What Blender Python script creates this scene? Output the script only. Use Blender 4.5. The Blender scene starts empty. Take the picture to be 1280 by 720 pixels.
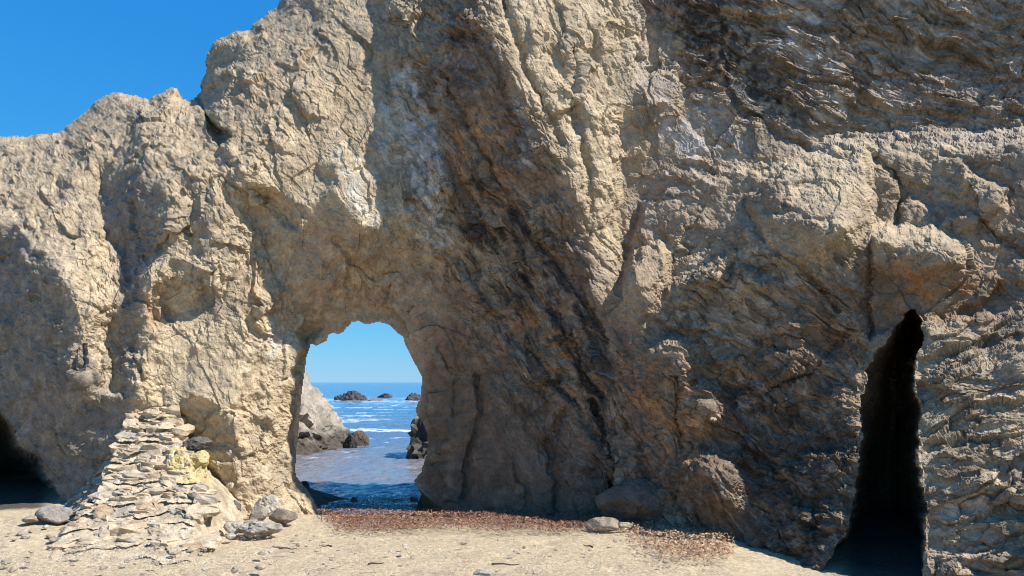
import bpy, bmesh, math, random
import numpy as np
from concurrent.futures import ThreadPoolExecutor

# ----------------------------------------------------------------- camera, sky, sun, exposure
SC = bpy.context.scene
COL = SC.collection
EYE = 1.6
F = 970.0                                   # focal length in pixels of a 1280 px wide picture
HORIZON = 478.0
TAN = (HORIZON - 360.0) / F
TH = math.atan(TAN)
CT, ST = math.cos(TH), math.sin(TH)

cam_d = bpy.data.cameras.new('camera')
cam_d.sensor_width = 36.0
cam_d.lens = 36.0 * F / 1280.0
cam_d.clip_start = 0.05
cam_d.clip_end = 60000.0
cam = bpy.data.objects.new('camera', cam_d)
COL.objects.link(cam)
cam.location = (0, 0, EYE)
cam.rotation_euler = (math.pi / 2 + TH, 0, 0)
SC.camera = cam

SUN = np.array([0.62, -0.22, 0.75]); SUN /= np.linalg.norm(SUN)
SUN_EL = math.asin(SUN[2])
SUN_AZ = math.atan2(SUN[0], SUN[1])         # clockwise from +Y
world = bpy.data.worlds.new('World'); SC.world = world
world.use_nodes = True
wn = world.node_tree.nodes; wl = world.node_tree.links
wn.clear()
sky = wn.new('ShaderNodeTexSky'); sky.sky_type = 'NISHITA'
sky.sun_disc = False
sky.sun_elevation = SUN_EL; sky.sun_rotation = SUN_AZ
sky.air_density = 1.0; sky.dust_density = 0.0; sky.ozone_density = 2.0; sky.altitude = 0
bg = wn.new('ShaderNodeBackground'); bg.inputs['Strength'].default_value = 0.055
wo = wn.new('ShaderNodeOutputWorld')
# the phone's deep blue: a gentle curve on each colour channel of the sky
sp = wn.new('ShaderNodeSeparateColor'); cm = wn.new('ShaderNodeCombineColor')
wl.new(sky.outputs[0], sp.inputs[0])
for ch, (p_, c_) in enumerate(((1.25, 0.86), (0.60, 1.06), (0.30, 1.28))):
    m1 = wn.new('ShaderNodeMath'); m1.operation = 'MULTIPLY'; m1.inputs[1].default_value = 0.055
    m2 = wn.new('ShaderNodeMath'); m2.operation = 'POWER'; m2.inputs[1].default_value = p_
    m3 = wn.new('ShaderNodeMath'); m3.operation = 'MULTIPLY'; m3.inputs[1].default_value = c_ / 0.0935
    wl.new(sp.outputs[ch], m1.inputs[0]); wl.new(m1.outputs[0], m2.inputs[0]); wl.new(m2.outputs[0], m3.inputs[0])
    wl.new(m3.outputs[0], cm.inputs[ch])
wl.new(cm.outputs[0], bg.inputs[0]); wl.new(bg.outputs[0], wo.inputs[0])

sun_d = bpy.data.lights.new('sun', 'SUN'); sun_d.energy = 5.0; sun_d.angle = math.radians(0.53)
sun_d.color = (1.0, 0.965, 0.91)
sun = bpy.data.objects.new('sun', sun_d); COL.objects.link(sun)
from mathutils import Vector
sun.rotation_euler = Vector(SUN).to_track_quat('Z', 'Y').to_euler()
sun.location = (8, -4, 14)

SC.view_settings.view_transform = 'Standard'
SC.view_settings.look = 'None'
SC.view_settings.exposure = 0.72
SC.view_settings.gamma = 1.0
SC.cycles.filter_width = 1.1
SC.cycles.use_denoising = True

# ----------------------------------------------------------------- helpers
f32 = np.float32

def ray(u, v):
    """direction of photo pixel (u, v), scaled so that its y is 1"""
    dy = CT - ST * (360.0 - v) / F
    dz = ST + CT * (360.0 - v) / F
    return (u - 640.0) / F / dy, dz / dy

def at(u, v, d):
    a, b = ray(u, v)
    return np.array([a * d, d, EYE + b * d])

def chunks(fn, P, *args):
    n = P.shape[0]
    if n < 20000:
        return fn(P, *args)
    cut = np.linspace(0, n, 17).astype(int)
    with ThreadPoolExecutor(4) as ex:
        return np.concatenate(list(ex.map(lambda k: fn(P[cut[k]:cut[k + 1]], *args), range(16))))

def hash3(x, y, z, seed):
    h = (x.astype(np.uint32) * np.uint32(374761393) + y.astype(np.uint32) * np.uint32(668265263)
         + z.astype(np.uint32) * np.uint32(2147483647) + np.uint32((seed * 974711) & 0xffffffff))
    h ^= h >> np.uint32(13); h *= np.uint32(1274126177)
    h ^= h >> np.uint32(16); h *= np.uint32(2246822519)
    h ^= h >> np.uint32(15)
    return h
_rg = np.random.default_rng(5)
GRAD = _rg.normal(size=(256, 3)).astype(f32); GRAD /= np.linalg.norm(GRAD, axis=1)[:, None]

def _perlin(P, seed):
    i = np.floor(P); f = (P - i).astype(f32); i = i.astype(np.int64)
    w = f * f * f * (f * (f * 6 - 15) + 10)
    out = np.zeros(P.shape[0], f32)
    for dx in (0, 1):
        wx = w[:, 0] if dx else 1 - w[:, 0]
        for dy in (0, 1):
            wy = w[:, 1] if dy else 1 - w[:, 1]
            for dz in (0, 1):
                wz = w[:, 2] if dz else 1 - w[:, 2]
                g = GRAD[hash3(i[:, 0] + dx, i[:, 1] + dy, i[:, 2] + dz, seed) & np.uint32(255)]
                out += wx * wy * wz * (g[:, 0] * (f[:, 0] - dx) + g[:, 1] * (f[:, 1] - dy) + g[:, 2] * (f[:, 2] - dz))
    return out * 1.5

def perlin(P, seed=0): return chunks(_perlin, P, seed)

def fbm(P, octv=4, seed=0, gain=0.5, ridged=False):
    out = np.zeros(P.shape[0], f32); amp = 1.0; tot = 0
    for o in range(octv):
        n = perlin(P * (2.03 ** o) + 17.3 * o, seed + o)
        if ridged: n = 1 - 2 * np.abs(n)
        out += amp * n; tot += amp; amp *= gain
    return out / tot

def _voro(P, seed):
    """columns: F1, F2-F1, plane height of the nearest cell, random of the cell"""
    i = np.floor(P).astype(np.int64)
    n = P.shape[0]
    f1 = np.full(n, 9, f32); f2 = np.full(n, 9, f32); pl = np.zeros(n, f32); rd = np.zeros(n, f32); oz = np.zeros(n, f32)
    for dx in (-1, 0, 1):
        for dy in (-1, 0, 1):
            for dz in (-1, 0, 1):
                cx, cy, cz = i[:, 0] + dx, i[:, 1] + dy, i[:, 2] + dz
                h = hash3(cx, cy, cz, seed)
                jx = (h & np.uint32(1023)).astype(f32) / 1023; jy = ((h >> np.uint32(10)) & np.uint32(1023)).astype(f32) / 1023
                jz = ((h >> np.uint32(20)) & np.uint32(1023)).astype(f32) / 1023
                ex = (P[:, 0] - cx - jx).astype(f32); ey = (P[:, 1] - cy - jy).astype(f32); ez = (P[:, 2] - cz - jz).astype(f32)
                d = ex * ex + ey * ey + ez * ez
                m = d < f1
                f2 = np.where(m, f1, np.minimum(f2, d))
                f1 = np.where(m, d, f1)
                g = GRAD[(h >> np.uint32(7)) & np.uint32(255)]
                pl = np.where(m, ex * g[:, 0] + ey * g[:, 1] + ez * g[:, 2], pl)
                rd = np.where(m, ((h >> np.uint32(3)) & np.uint32(255)).astype(f32) / 255, rd)
                oz = np.where(m, ez, oz)
    f1 = np.sqrt(f1); f2 = np.sqrt(f2)
    return np.stack([f1, f2 - f1, pl, rd, oz], 1)

def voro(P, seed=0): return chunks(_voro, P, seed)

def sstep(a, b, x):
    t = np.clip((x - a) / (b - a), 0, 1)
    return t * t * (3 - 2 * t)

def sdf(U, V, poly):
    """signed pixel distance to a polygon, positive inside"""
    p = np.array(poly, f32); q = np.roll(p, -1, 0)
    d = np.full(U.shape, 1e9, f32); ins = np.zeros(U.shape, bool)
    for (ax, ay), (bx, by) in zip(p, q):
        ex, ey = bx - ax, by - ay
        wx, wy = U - ax, V - ay
        t = np.clip((wx * ex + wy * ey) / max(ex * ex + ey * ey, 1e-6), 0, 1)
        d = np.minimum(d, (wx - ex * t) ** 2 + (wy - ey * t) ** 2)
        if ay != by:
            c = ((ay > V) != (by > V)) & (U < (bx - ax) * (V - ay) / (by - ay) + ax)
            ins ^= c
    return np.where(ins, 1, -1) * np.sqrt(d)

def link(name, me, mat=None, parent=None):
    o = bpy.data.objects.new(name, me); COL.objects.link(o)
    if mat is not None and not me.materials: me.materials.append(mat)
    if parent is not None: o.parent = parent
    return o

def tag(o, label=None, cat=None, group=None, kind=None):
    if label: o['label'] = label
    if cat: o['category'] = cat
    if group: o['group'] = group
    if kind: o['kind'] = kind
    return o

def mesh_from(name, verts, faces, smooth=False, colors=None):
    """faces: (n,3) or (n,4) array"""
    faces = np.asarray(faces, np.int32); verts = np.asarray(verts, f32)
    me = bpy.data.meshes.new(name)
    k = faces.shape[1]
    me.vertices.add(len(verts)); me.vertices.foreach_set('co', verts.ravel())
    me.loops.add(faces.size); me.loops.foreach_set('vertex_index', faces.ravel())
    me.polygons.add(len(faces)); me.polygons.foreach_set('loop_start', np.arange(0, faces.size, k, dtype=np.int32))
    me.polygons.foreach_set('use_smooth', np.full(len(faces), smooth, bool))
    if colors is not None:
        at_ = me.color_attributes.new('stone', 'FLOAT_COLOR', 'POINT')
        c = np.ones((len(verts), 4), f32); c[:, :3] = colors
        at_.data.foreach_set('color', c.ravel())
    me.update(calc_edges=True); me.validate()
    return me

# ----------------------------------------------------------------- materials
def nodes_of(name):
    m = bpy.data.materials.new(name); m.use_nodes = True
    nt = m.node_tree; nt.nodes.clear()
    out = nt.nodes.new('ShaderNodeOutputMaterial'); p = nt.nodes.new('ShaderNodeBsdfPrincipled')
    nt.links.new(p.outputs[0], out.inputs[0])
    return m, nt.nodes, nt.links, p

def stone_material(name, use_attr=True, base=(0.3, 0.25, 0.19), dark=(0.5, 0.48, 0.45), scale=1.0, bump=0.8, spec=0.2, rough=0.92):
    m, N, L, p = nodes_of(name)
    tc = N.new('ShaderNodeNewGeometry') if use_attr else N.new('ShaderNodeTexCoord')
    co = tc.outputs['Position'] if use_attr else tc.outputs['Object']
    if use_attr:
        a = N.new('ShaderNodeVertexColor'); a.layer_name = 'stone'; col = a.outputs[0]
    else:
        a = N.new('ShaderNodeRGB'); a.outputs[0].default_value = (*base, 1); col = a.outputs[0]
    n1 = N.new('ShaderNodeTexNoise'); n1.inputs['Scale'].default_value = 9 * scale; n1.inputs['Detail'].default_value = 10; n1.inputs['Roughness'].default_value = 0.68
    L.new(co, n1.inputs['Vector'])
    r1 = N.new('ShaderNodeValToRGB')
    r1.color_ramp.elements[0].position = 0.3; r1.color_ramp.elements[0].color = (*dark, 1)
    r1.color_ramp.elements[1].position = 0.68; r1.color_ramp.elements[1].color = (1.22, 1.2, 1.16, 1)
    L.new(n1.outputs['Fac'], r1.inputs[0])
    mx = N.new('ShaderNodeMix'); mx.data_type = 'RGBA'; mx.blend_type = 'MULTIPLY'; mx.inputs[0].default_value = 0.75
    L.new(col, mx.inputs[6]); L.new(r1.outputs[0], mx.inputs[7])
    n2 = N.new('ShaderNodeTexNoise'); n2.inputs['Scale'].default_value = 60 * scale; n2.inputs['Detail'].default_value = 6; n2.inputs['Roughness'].default_value = 0.7
    L.new(co, n2.inputs['Vector'])
    r2 = N.new('ShaderNodeValToRGB')
    r2.color_ramp.elements[0].position = 0.32; r2.color_ramp.elements[0].color = (0.62, 0.6, 0.58, 1)
    r2.color_ramp.elements[1].position = 0.62; r2.color_ramp.elements[1].color = (1.1, 1.1, 1.1, 1)
    L.new(n2.outputs['Fac'], r2.inputs[0])
    m2 = N.new('ShaderNodeMix'); m2.data_type = 'RGBA'; m2.blend_type = 'MULTIPLY'; m2.inputs[0].default_value = 0.85
    L.new(mx.outputs[2], m2.inputs[6]); L.new(r2.outputs[0], m2.inputs[7])
    L.new(m2.outputs[2], p.inputs['Base Color'])
    ad = N.new('ShaderNodeMath'); ad.operation = 'MULTIPLY_ADD'; ad.inputs[1].default_value = 0.4
    L.new(n2.outputs['Fac'], ad.inputs[0]); L.new(n1.outputs['Fac'], ad.inputs[2])
    b = N.new('ShaderNodeBump'); b.inputs['Strength'].default_value = bump; b.inputs['Distance'].default_value = 0.03
    L.new(ad.outputs[0], b.inputs['Height']); L.new(b.outputs[0], p.inputs['Normal'])
    p.inputs['Roughness'].default_value = rough
    p.inputs['Specular IOR Level'].default_value = spec
    return m

M_CLIFF = stone_material('cliff_stone')

# ----------------------------------------------------------------- the rock arch: large form
# photo-pixel lattice on which the form is solved
S = 3.2
U0, U1, V0, V1 = -280.0, 1760.0, -320.0, 764.0
gu = np.arange(U0, U1 + 1, S); gv = np.arange(V0, V1 + 1, S)
GU, GV = [x.astype(f32) for x in np.meshgrid(gu, gv)]

# (u, v, distance) of the main forms
CTRL = [
 # left block
 (-240,160,11.2),(-200,400,10.0),(-200,700,9.4),(0,170,10.9),(0,230,10.3),(0,330,9.9),(0,450,9.8),(60,500,9.7),(90,600,9.5),(100,660,9.2),
 (110,300,9.2),(90,200,10.3),(130,120,10.9),(185,125,10.8),(215,112,10.6),(150,200,10.4),(130,380,9.3),(125,450,9.5),(170,300,10.0),(165,420,10.0),
 (150,520,9.9),(130,600,9.6),(192,360,9.4),(195,420,9.4),(210,385,9.7),(235,180,9.9),(235,280,9.6),(250,340,9.6),(280,420,9.2),(300,300,9.5),
 (340,380,9.4),(365,300,9.5),(250,520,9.4),(270,600,9.35),(320,500,9.1),(340,580,8.9),(372,520,9.2),(390,640,8.7),(372,590,8.95),(320,640,8.8),(350,450,9.1),(362,530,8.9),(364,480,8.95),(385,620,8.75),(300,450,9.1),(330,520,8.9),(374,440,9.4),(300,520,9.05),(270,540,9.35),(265,590,9.5),
 # upper buttress
 (250,120,11.0),(262,80,10.6),(300,45,10.6),(350,5,10.6),(290,130,9.9),(330,120,9.8),(320,210,9.25),(300,190,9.6),(400,60,10.0),(400,170,9.45),
 (430,230,9.1),(475,275,8.95),(480,200,9.2),(470,90,9.7),(480,20,10.0),(450,-100,10.6),(350,-60,11.2),
 (330,265,9.8),(360,250,9.75),(385,300,9.75),(420,300,9.5),(440,340,9.9),(400,390,10.5),(385,420,10.9),(430,410,11.2),(480,395,11.2),(500,330,9.9),
 # gully and vault
 (510,60,9.7),(530,120,9.6),(530,250,9.4),(560,40,9.9),(590,100,9.9),(610,200,9.9),(580,300,9.7),(640,280,9.7),(560,370,10.4),(600,400,10.0),
 (520,430,11.0),(530,480,11.2),(525,560,11.3),(522,610,11.2),(560,560,10.4),(560,640,9.9),(600,500,10.1),(610,600,9.8),(660,380,9.5),(680,480,9.5),
 (680,600,9.5),(720,560,9.4),(720,640,9.2),(550,-100,10.6),
 # lit rib
 (640,30,9.4),(680,60,9.3),(740,60,9.2),(790,20,9.3),(700,150,9.1),(760,130,8.9),(790,90,9.1),(760,220,8.75),(755,310,8.65),(755,360,8.65),
 (700,260,9.2),(700,340,9.25),(740,420,9.2),(760,500,9.1),(770,600,8.9),(700,-150,9.9),
 # right recess
 (830,40,9.7),(850,100,9.3),(830,180,9.4),(800,240,9.4),(900,60,9.7),(960,130,9.4),(900,220,9.0),(870,270,9.0),(1000,60,9.6),(1060,130,9.4),
 (1120,60,9.5),(1200,120,9.3),(1280,140,9.1),(1280,40,9.1),(1420,100,8.6),(1000,-150,9.8),(1300,-200,9.4),(1000,170,9.0),(1100,200,8.6),(1160,175,8.5),
 (1230,172,8.3),(1280,172,8.1),(1200,240,8.3),(1280,260,8.1),(1130,250,8.5),(1230,330,8.0),(1280,370,7.7),
 # crown slab
 (960,240,8.5),(1050,230,8.2),(1080,270,8.1),(1010,290,8.0),(940,320,8.35),(880,330,8.5),(960,400,8.15),(1040,370,8.0),(1000,480,7.9),(1060,440,7.95),
 (930,480,8.2),(820,320,8.6),(820,380,8.6),(850,440,8.4),(890,450,8.15),(905,495,8.2),(800,480,8.8),(820,560,8.6),(900,580,7.9),(925,610,7.9),
 (850,620,8.3),(960,580,8.0),(1000,620,7.6),(1060,560,7.7),(1040,680,7.0),(940,680,7.5),(880,660,8.0),(800,650,8.6),(1000,740,6.8),
 # ledge, right wall
 (1110,290,7.95),(1180,300,7.75),(1205,325,7.7),(1120,350,8.3),(1180,370,8.0),(1240,390,7.7),(1090,400,8.2),(1160,420,7.4),(1220,440,7.1),(1280,440,6.9),
 (1155,520,7.0),(1220,540,6.8),(1280,540,6.6),(1155,640,6.8),(1230,660,6.5),(1280,700,6.2),(1440,500,6.1),(1440,300,7.4),(1740,500,5.0),(1740,200,6.4),(1740,-200,7.2),
]

# where the sun reaches (k > 0) and where the stone turns away from it (k < 0)
K = []
def kp(k, pts): K.append((k, pts))
kp(-.45, [(470,-80),(600,-80),(600,0),(625,61),(643,101),(661,144),(690,180),(715,231),(735,260),(742,300),(735,345),(757,400),(800,470),(770,560),(640,420),(570,330),(520,310),(506,240),(506,120),(478,92)])
kp(-.24, [(800,-120),(1770,-120),(1770,158),(1290,160),(1090,164),(1036,168),(985,198),(955,215),(900,210),(840,130),(808,104),(806,40)])
kp(-.34, [(840,330),(955,262),(1046,285),(1066,310),(1075,420),(1070,560),(1020,764),(900,764),(760,640),(770,480),(830,400)])
kp(-.25, [(1095,200),(1215,190),(1770,180),(1770,370),(1150,396),(1080,420),(1075,320),(1150,312),(1205,334),(1216,316)])
kp(.72, [(-240,120),(0,120),(250,60),(262,165),(300,232),(345,240),(372,262),(377,330),(376,440),(366,500),(363,560),(372,600),(410,650),(420,764),(-240,764)])
kp(.68, [(240,120),(250,60),(350,-40),(420,-160),(470,-160),(470,0),(480,40),(470,47),(466,90),(488,100),(492,200),(481,230),(481,285),(466,291),(440,272),(423,252),(372,259),(345,237),(305,228),(285,190),(262,165)])
kp(.66, [(600,-220),(600,0),(625,61),(643,101),(661,144),(690,180),(715,231),(735,260),(742,300),(735,345),(745,370),(757,376),(770,345),(776,320),(774,300),(768,270),(775,230),(776,190),(770,160),(778,125),(800,105),(806,80),(808,36),(798,0),(790,-220)])
kp(.25, [(513,-60),(545,-60),(548,40),(542,82),(530,60),(518,40)])
kp(-.38, [(-240,277),(20,277),(40,299),(76,342),(94,374),(105,403),(100,420),(85,440),(95,470),(115,483),(120,490),(165,490),(167,500),(143,547),(133,590),(113,630),(90,650),(-240,660)])
kp(-.28, [(88,178),(120,160),(100,200),(85,235),(62,258),(45,262),(65,225),(80,195)])
kp(-.35, [(120,205),(145,180),(150,140),(180,134),(178,165),(190,200),(205,245),(216,295),(195,310),(181,338),(186,345),(180,400),(178,430),(172,470),(165,500),(135,483),(133,403),(150,380),(158,345),(150,310),(128,300),(122,260)])
kp(-.22, [(216,324),(240,320),(267,340),(262,375),(235,380),(216,400),(203,400),(203,370)])
kp(-.22, [(240,232),(260,222),(262,250),(255,320),(242,318),(245,280)])
kp(-.32, [(307,228),(345,240),(372,262),(377,330),(345,335),(330,290),(318,262)])
kp(-.28, [(343,327),(377,327),(380,390),(365,385)])
kp(-.32, [(210,505),(240,495),(283,510),(290,553),(240,553),(225,540)])
kp(-.28, [(247,567),(275,565),(300,590),(310,620),(260,623),(247,605)])
kp(-.28, [(243,122),(252,112),(258,140),(275,165),(262,168),(250,150)])
# right hand side
kp(0.53, [(818,84),(844,78),(856,110),(850,126),(806,120),(804,104)])
kp(0.79, [(960,215),(985,200),(1036,168),(1097,170),(1094,200),(1080,225),(1094,250),(1090,280),(1079,292),(1066,306),(1046,278),(1010,276),(982,262)])
kp(0.79, [(1090,162),(1151,164),(1280,160),(1770,150),(1770,176),(1280,180),(1215,186),(1151,182),(1140,199),(1110,190)])
kp(0.73, [(1079,292),(1100,277),(1148,284),(1180,284),(1207,300),(1213,318),(1205,331),(1160,312),(1140,306),(1100,300)])
kp(0.53, [(1205,206),(1224,220),(1232,220),(1260,235),(1256,262),(1228,245),(1210,228)])
kp(0.70, [(800,305),(825,300),(838,310),(838,342),(820,385),(805,408),(806,375),(795,350)])
kp(0.70, [(845,350),(880,330),(915,306),(918,318),(905,352),(890,338),(860,350)])
kp(0.73, [(815,420),(838,410),(870,425),(891,455),(878,465),(909,490),(914,505),(905,521),(890,490),(868,462),(850,436)])
kp(0.61, [(873,560),(890,554),(925,570),(941,600),(930,633),(912,615),(890,600)])
kp(-.13, [(1150,400),(1300,385),(1770,370),(1770,764),(1165,764),(1155,600),(1145,520)])
for q_ in ([(1209,432),(1300,420),(1300,442),(1240,446),(1180,474),(1176,462)], [(1200,498),(1300,482),(1300,524),(1262,528),(1230,518),(1205,512)],
           [(1145,543),(1200,534),(1300,534),(1300,560),(1240,558),(1190,566),(1148,560)], [(1195,584),(1250,578),(1300,590),(1300,612),(1262,600),(1200,596)],
           [(1170,640),(1230,632),(1300,640),(1300,650),(1230,645),(1175,650)], [(1176,690),(1300,676),(1300,690),(1180,702)]):
    kp(0.58, q_)
kp(0.54, [(928,334),(942,338),(970,352),(962,357),(935,346)])
kp(0.63, [(911,437),(922,438),(928,456),(917,457)])
kp(-.2, [(268,58),(285,48),(308,52),(311,65),(300,76),(275,74)])
for q_ in ([(370,118),(378,116),(387,140),(382,148),(372,138)], [(315,146),(328,144),(334,158),(322,162)], [(328,178),(345,174),(354,188),(340,194)],
           [(296,92),(304,88),(314,114),(304,120)], [(268,95),(276,90),(282,120),(272,125)], [(395,205),(412,200),(418,216),(402,220)]):
    kp(-.2, q_)
kp(-.15, [(380,262),(400,240),(420,232),(432,262),(440,289),(400,292)])
kp(0.81, [(177,420),(180,385),(186,352),(198,350),(206,362),(204,395),(196,410),(184,432)])
kp(0.72, [(783,620),(792,615),(806,615),(804,628),(797,640),(790,630)])

for q_ in ([(975,378),(990,384),(1010,400),(1004,404),(985,394)], [(1000,420),(1018,428),(1036,444),(1030,448),(1010,436)], [(880,500),(893,506),(905,520),(897,523)],
           [(935,565),(950,570),(972,590),(966,596),(948,584)], [(985,612),(1000,622),(1020,640),(1014,644),(996,632)], [(760,260),(772,262),(770,300),(758,296)],
           [(722,286),(733,290),(744,318),(736,322)], [(855,195),(880,200),(905,222),(890,226),(866,212)], [(900,90),(925,100),(950,124),(940,130),(915,114)],
           [(1040,100),(1062,98),(1080,110),(1066,118)], [(1160,92),(1200,86),(1230,98),(1216,106),(1180,102)], [(985,30),(1010,26),(1030,40),(1012,48)],
           [(650,410),(668,418),(690,446),(680,450),(662,432)], [(735,430),(752,440),(764,466),(754,466)], [(548,190),(558,200),(566,240),(558,240)]):
    kp(.45, q_)
for q_ in ([(690,40),(702,36),(716,70),(712,96),(698,80)], [(736,30),(748,28),(756,56),(750,84),(738,64)], [(716,110),(728,108),(738,150),(730,160),(720,138)], [(752,150),(762,150),(764,190),(756,198)],
           [(650,20),(660,18),(668,60),(660,66)], [(770,30),(780,30),(784,70),(774,74)], [(700,170),(712,176),(722,214),(712,216)]):
    kp(-.25, q_)
CAVE = [(-130,520),(-60,500),(0,512),(14,528),(24,555),(50,575),(66,605),(76,640),(72,700),(-130,700)]
CLEFT = [(1141,384),(1150,398),(1157,425),(1143,455),(1140,480),(1150,510),(1150,545),(1144,575),(1152,610),(1158,650),(1156,700),(1152,764),(1012,764),(1034,705),(1060,660),(1070,615),(1075,560),(1078,495),(1086,455),(1104,432),(1114,412),(1130,398)]
OPENING = [(388,430),(396,432),(404,429),(409,426),(411,420),(416,417),(423,419),(429,415),(433,409),(440,404),(448,403),(456,406),(463,405),(474,403),(483,405),(492,412),(502,421),(508,434),(515,450),(522,461),(527,477),(526,495),(520,506),(520,519),(529,528),(535,553),(531,571),(526,589),(517,600),(522,612),(540,628),(570,645),(570,764),(420,764),(408,646),(395,630),(385,612),(372,597),(370,593),(371,560),(374,532),(378,488),(380,467),(385,445)]
SKYLINE = [(-300,178),(-240,172),(-120,180),(0,170),(40,169),(75,166),(82,156),(96,146),(110,137),(118,127),(128,120),(150,114),(172,119),(186,124),(197,116),(208,111),(221,109),(229,122),(236,127),(243,122),(250,112),(252,100),(256,84),(258,70),(264,57),(276,46),(296,38),(311,37),(322,26),(340,14),(350,0),(362,-20),(400,-70),(480,-130),(600,-180),(800,-240),(1000,-270),(1300,-290),(1900,-300),(1900,900),(-300,900)]

def solve_form():
    n, m = GU.shape
    pts = np.array(CTRL, float)
    c = pts[:, :2] / 300.0; L = np.log(pts[:, 2])
    R = np.linalg.norm(c[:, None] - c[None], axis=2)
    A = np.zeros((len(c) + 3, len(c) + 3)); A[:-3, :-3] = R - 0.004 * np.eye(len(c))
    A[:-3, -3] = 1; A[:-3, -2:] = c; A[-3, :-3] = 1; A[-2:, :-3] = c.T
    w = np.linalg.solve(A, np.concatenate([L, np.zeros(3)]))
    L0 = np.full(GU.shape, w[-3]) + w[-2] * GU / 300 + w[-1] * GV / 300
    for k in range(len(c)):
        L0 += w[k] * np.sqrt((GU / 300 - c[k, 0]) ** 2 + (GV / 300 - c[k, 1]) ** 2)
    # target of n.s and its weight
    k = np.full(GU.shape, -0.20); lit_edge = np.full(GU.shape, 1e3)
    for val, poly in K:
        s = sdf(GU, GV, poly)
        k = np.where(s > 0, val, k); lit_edge = np.where(s > 0, np.abs(s), np.minimum(lit_edge, np.abs(s)))
    W = np.where(lit_edge < 3.4, 0.08, 1.0)
    W = W * np.where((GU < -20) | (GU > 1300) | (GV < -60), 0.3, 1.0)
    dy = CT - ST * (360 - GV) / F; dz = ST + CT * (360 - GV) / F
    a = (GU - 640) / F / dy; b = dz / dy
    a_u = 1 / F / dy; dyv = ST / F; a_v = -(GU - 640) / F / dy ** 2 * dyv
    b_v = (-CT / F * dy - dz * dyv) / dy ** 2
    sx, sy, sz = SUN
    Aa = sx - sy * a; Bb = sz - sy * b
    cu = (Aa / a_u - Bb * a_v / a_u / b_v) / S; cv = Bb / b_v / S
    q = k + sy                                   # target of cu*Lu + cv*Lv
    g = 1 / a_u.mean() / S                       # per-cell difference -> slope
    lam1, lam2 = 0.10, 8.0
    def Du(x): r = np.zeros_like(x); r[:, :-1] = x[:, 1:] - x[:, :-1]; return r
    def Dv(x): r = np.zeros_like(x); r[:-1] = x[1:] - x[:-1]; return r
    def DuT(y): r = np.zeros_like(y); r[:, :-1] -= y[:, :-1]; r[:, 1:] += y[:, :-1]; return r
    def DvT(y): r = np.zeros_like(y); r[:-1] -= y[:-1]; r[1:] += y[:-1]; return r
    def op(x):
        ux, vx = Du(x), Dv(x)
        t = W * (cu * ux + cv * vx)
        return DuT(cu * t + lam1 * g * g * ux) + DvT(cv * t + lam1 * g * g * vx) + lam2 * x
    ux, vx = Du(L0), Dv(L0)
    t = W * q
    rhs = DuT(cu * t + lam1 * g * g * ux) + DvT(cv * t + lam1 * g * g * vx) + lam2 * L0
    x = L0.copy(); r = rhs - op(x); p = r.copy(); rs = (r * r).sum()
    for it in range(700):
        Ap = op(p); al = rs / (p * Ap).sum()
        x += al * p; r -= al * Ap
        rn = (r * r).sum()
        if rn < 1e-9 * (rhs * rhs).sum() * 1e-4: break
        p = r + rn / rs * p; rs = rn
    return x.astype(f32)

LF = solve_form()

# blocks that stand proud (steep on the side of the sun, fading into the wall on the other) and deep joints
BLOCKS = [
 (.26, 30, [(800,425),(838,408),(872,424),(893,456),(880,468),(912,490),(916,508),(905,523),(870,560),(800,540),(780,470)]),
 (.30, 32, [(830,590),(870,555),(892,552),(928,568),(944,600),(932,636),(900,670),(850,650)]),
 (.22, 16, [(770,345),(798,302),(826,298),(840,310),(840,344),(822,386),(805,410),(790,420),(768,390)]),
 (.16, 12, [(800,385),(845,350),(880,328),(917,304),(921,318),(906,354),(870,382),(820,402)]),
 (.28, 22, [(1070,345),(1080,290),(1100,275),(1148,282),(1180,282),(1209,298),(1216,320),(1205,340),(1150,362)]),
 (.24, 22, [(880,330),(960,212),(1000,196),(1040,165),(1098,168),(1096,210),(1097,280),(1080,295),(1060,310),(1000,340)]),
 (.14, 12, [(770,130),(800,100),(822,82),(846,76),(858,108),(850,130),(800,150)]),
 (.12, 10, [(900,360),(926,332),(944,338),(972,352),(960,366),(920,374)]),
 (.10, 9, [(896,470),(910,434),(924,436),(930,456),(920,476)]),
 (.16, 12, [(1190,250),(1204,205),(1226,216),(1262,234),(1258,264),(1226,276)]),
 (.14, 12, [(1160,290),(1190,262),(1230,262),(1238,272),(1200,300)]),
 (.14, 14, [(650,300),(668,240),(700,240),(716,268),(712,300),(680,320)]),
 (.12, 12, [(540,80),(552,20),(566,10),(572,60),(560,110)]),
 (.14, 14, [(990,600),(1000,560),(1050,560),(1066,590),(1040,620)]), (.12, 12, [(930,470),(960,430),(1000,436),(1010,462),(970,490)]),
]
for h_, w_, poly in BLOCKS:
    s_ = sdf(GU, GV, poly); pc = np.array(poly, float)
    along = (GU * SUN[0] - GV * SUN[2]); pa = pc[:, 0] * SUN[0] - pc[:, 1] * SUN[2]
    LF = LF - (h_ / np.exp(LF) * sstep(0, w_, s_) * (.15 + .85 * sstep(pa.min(), pa.max() - w_, along))).astype(f32)
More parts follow.
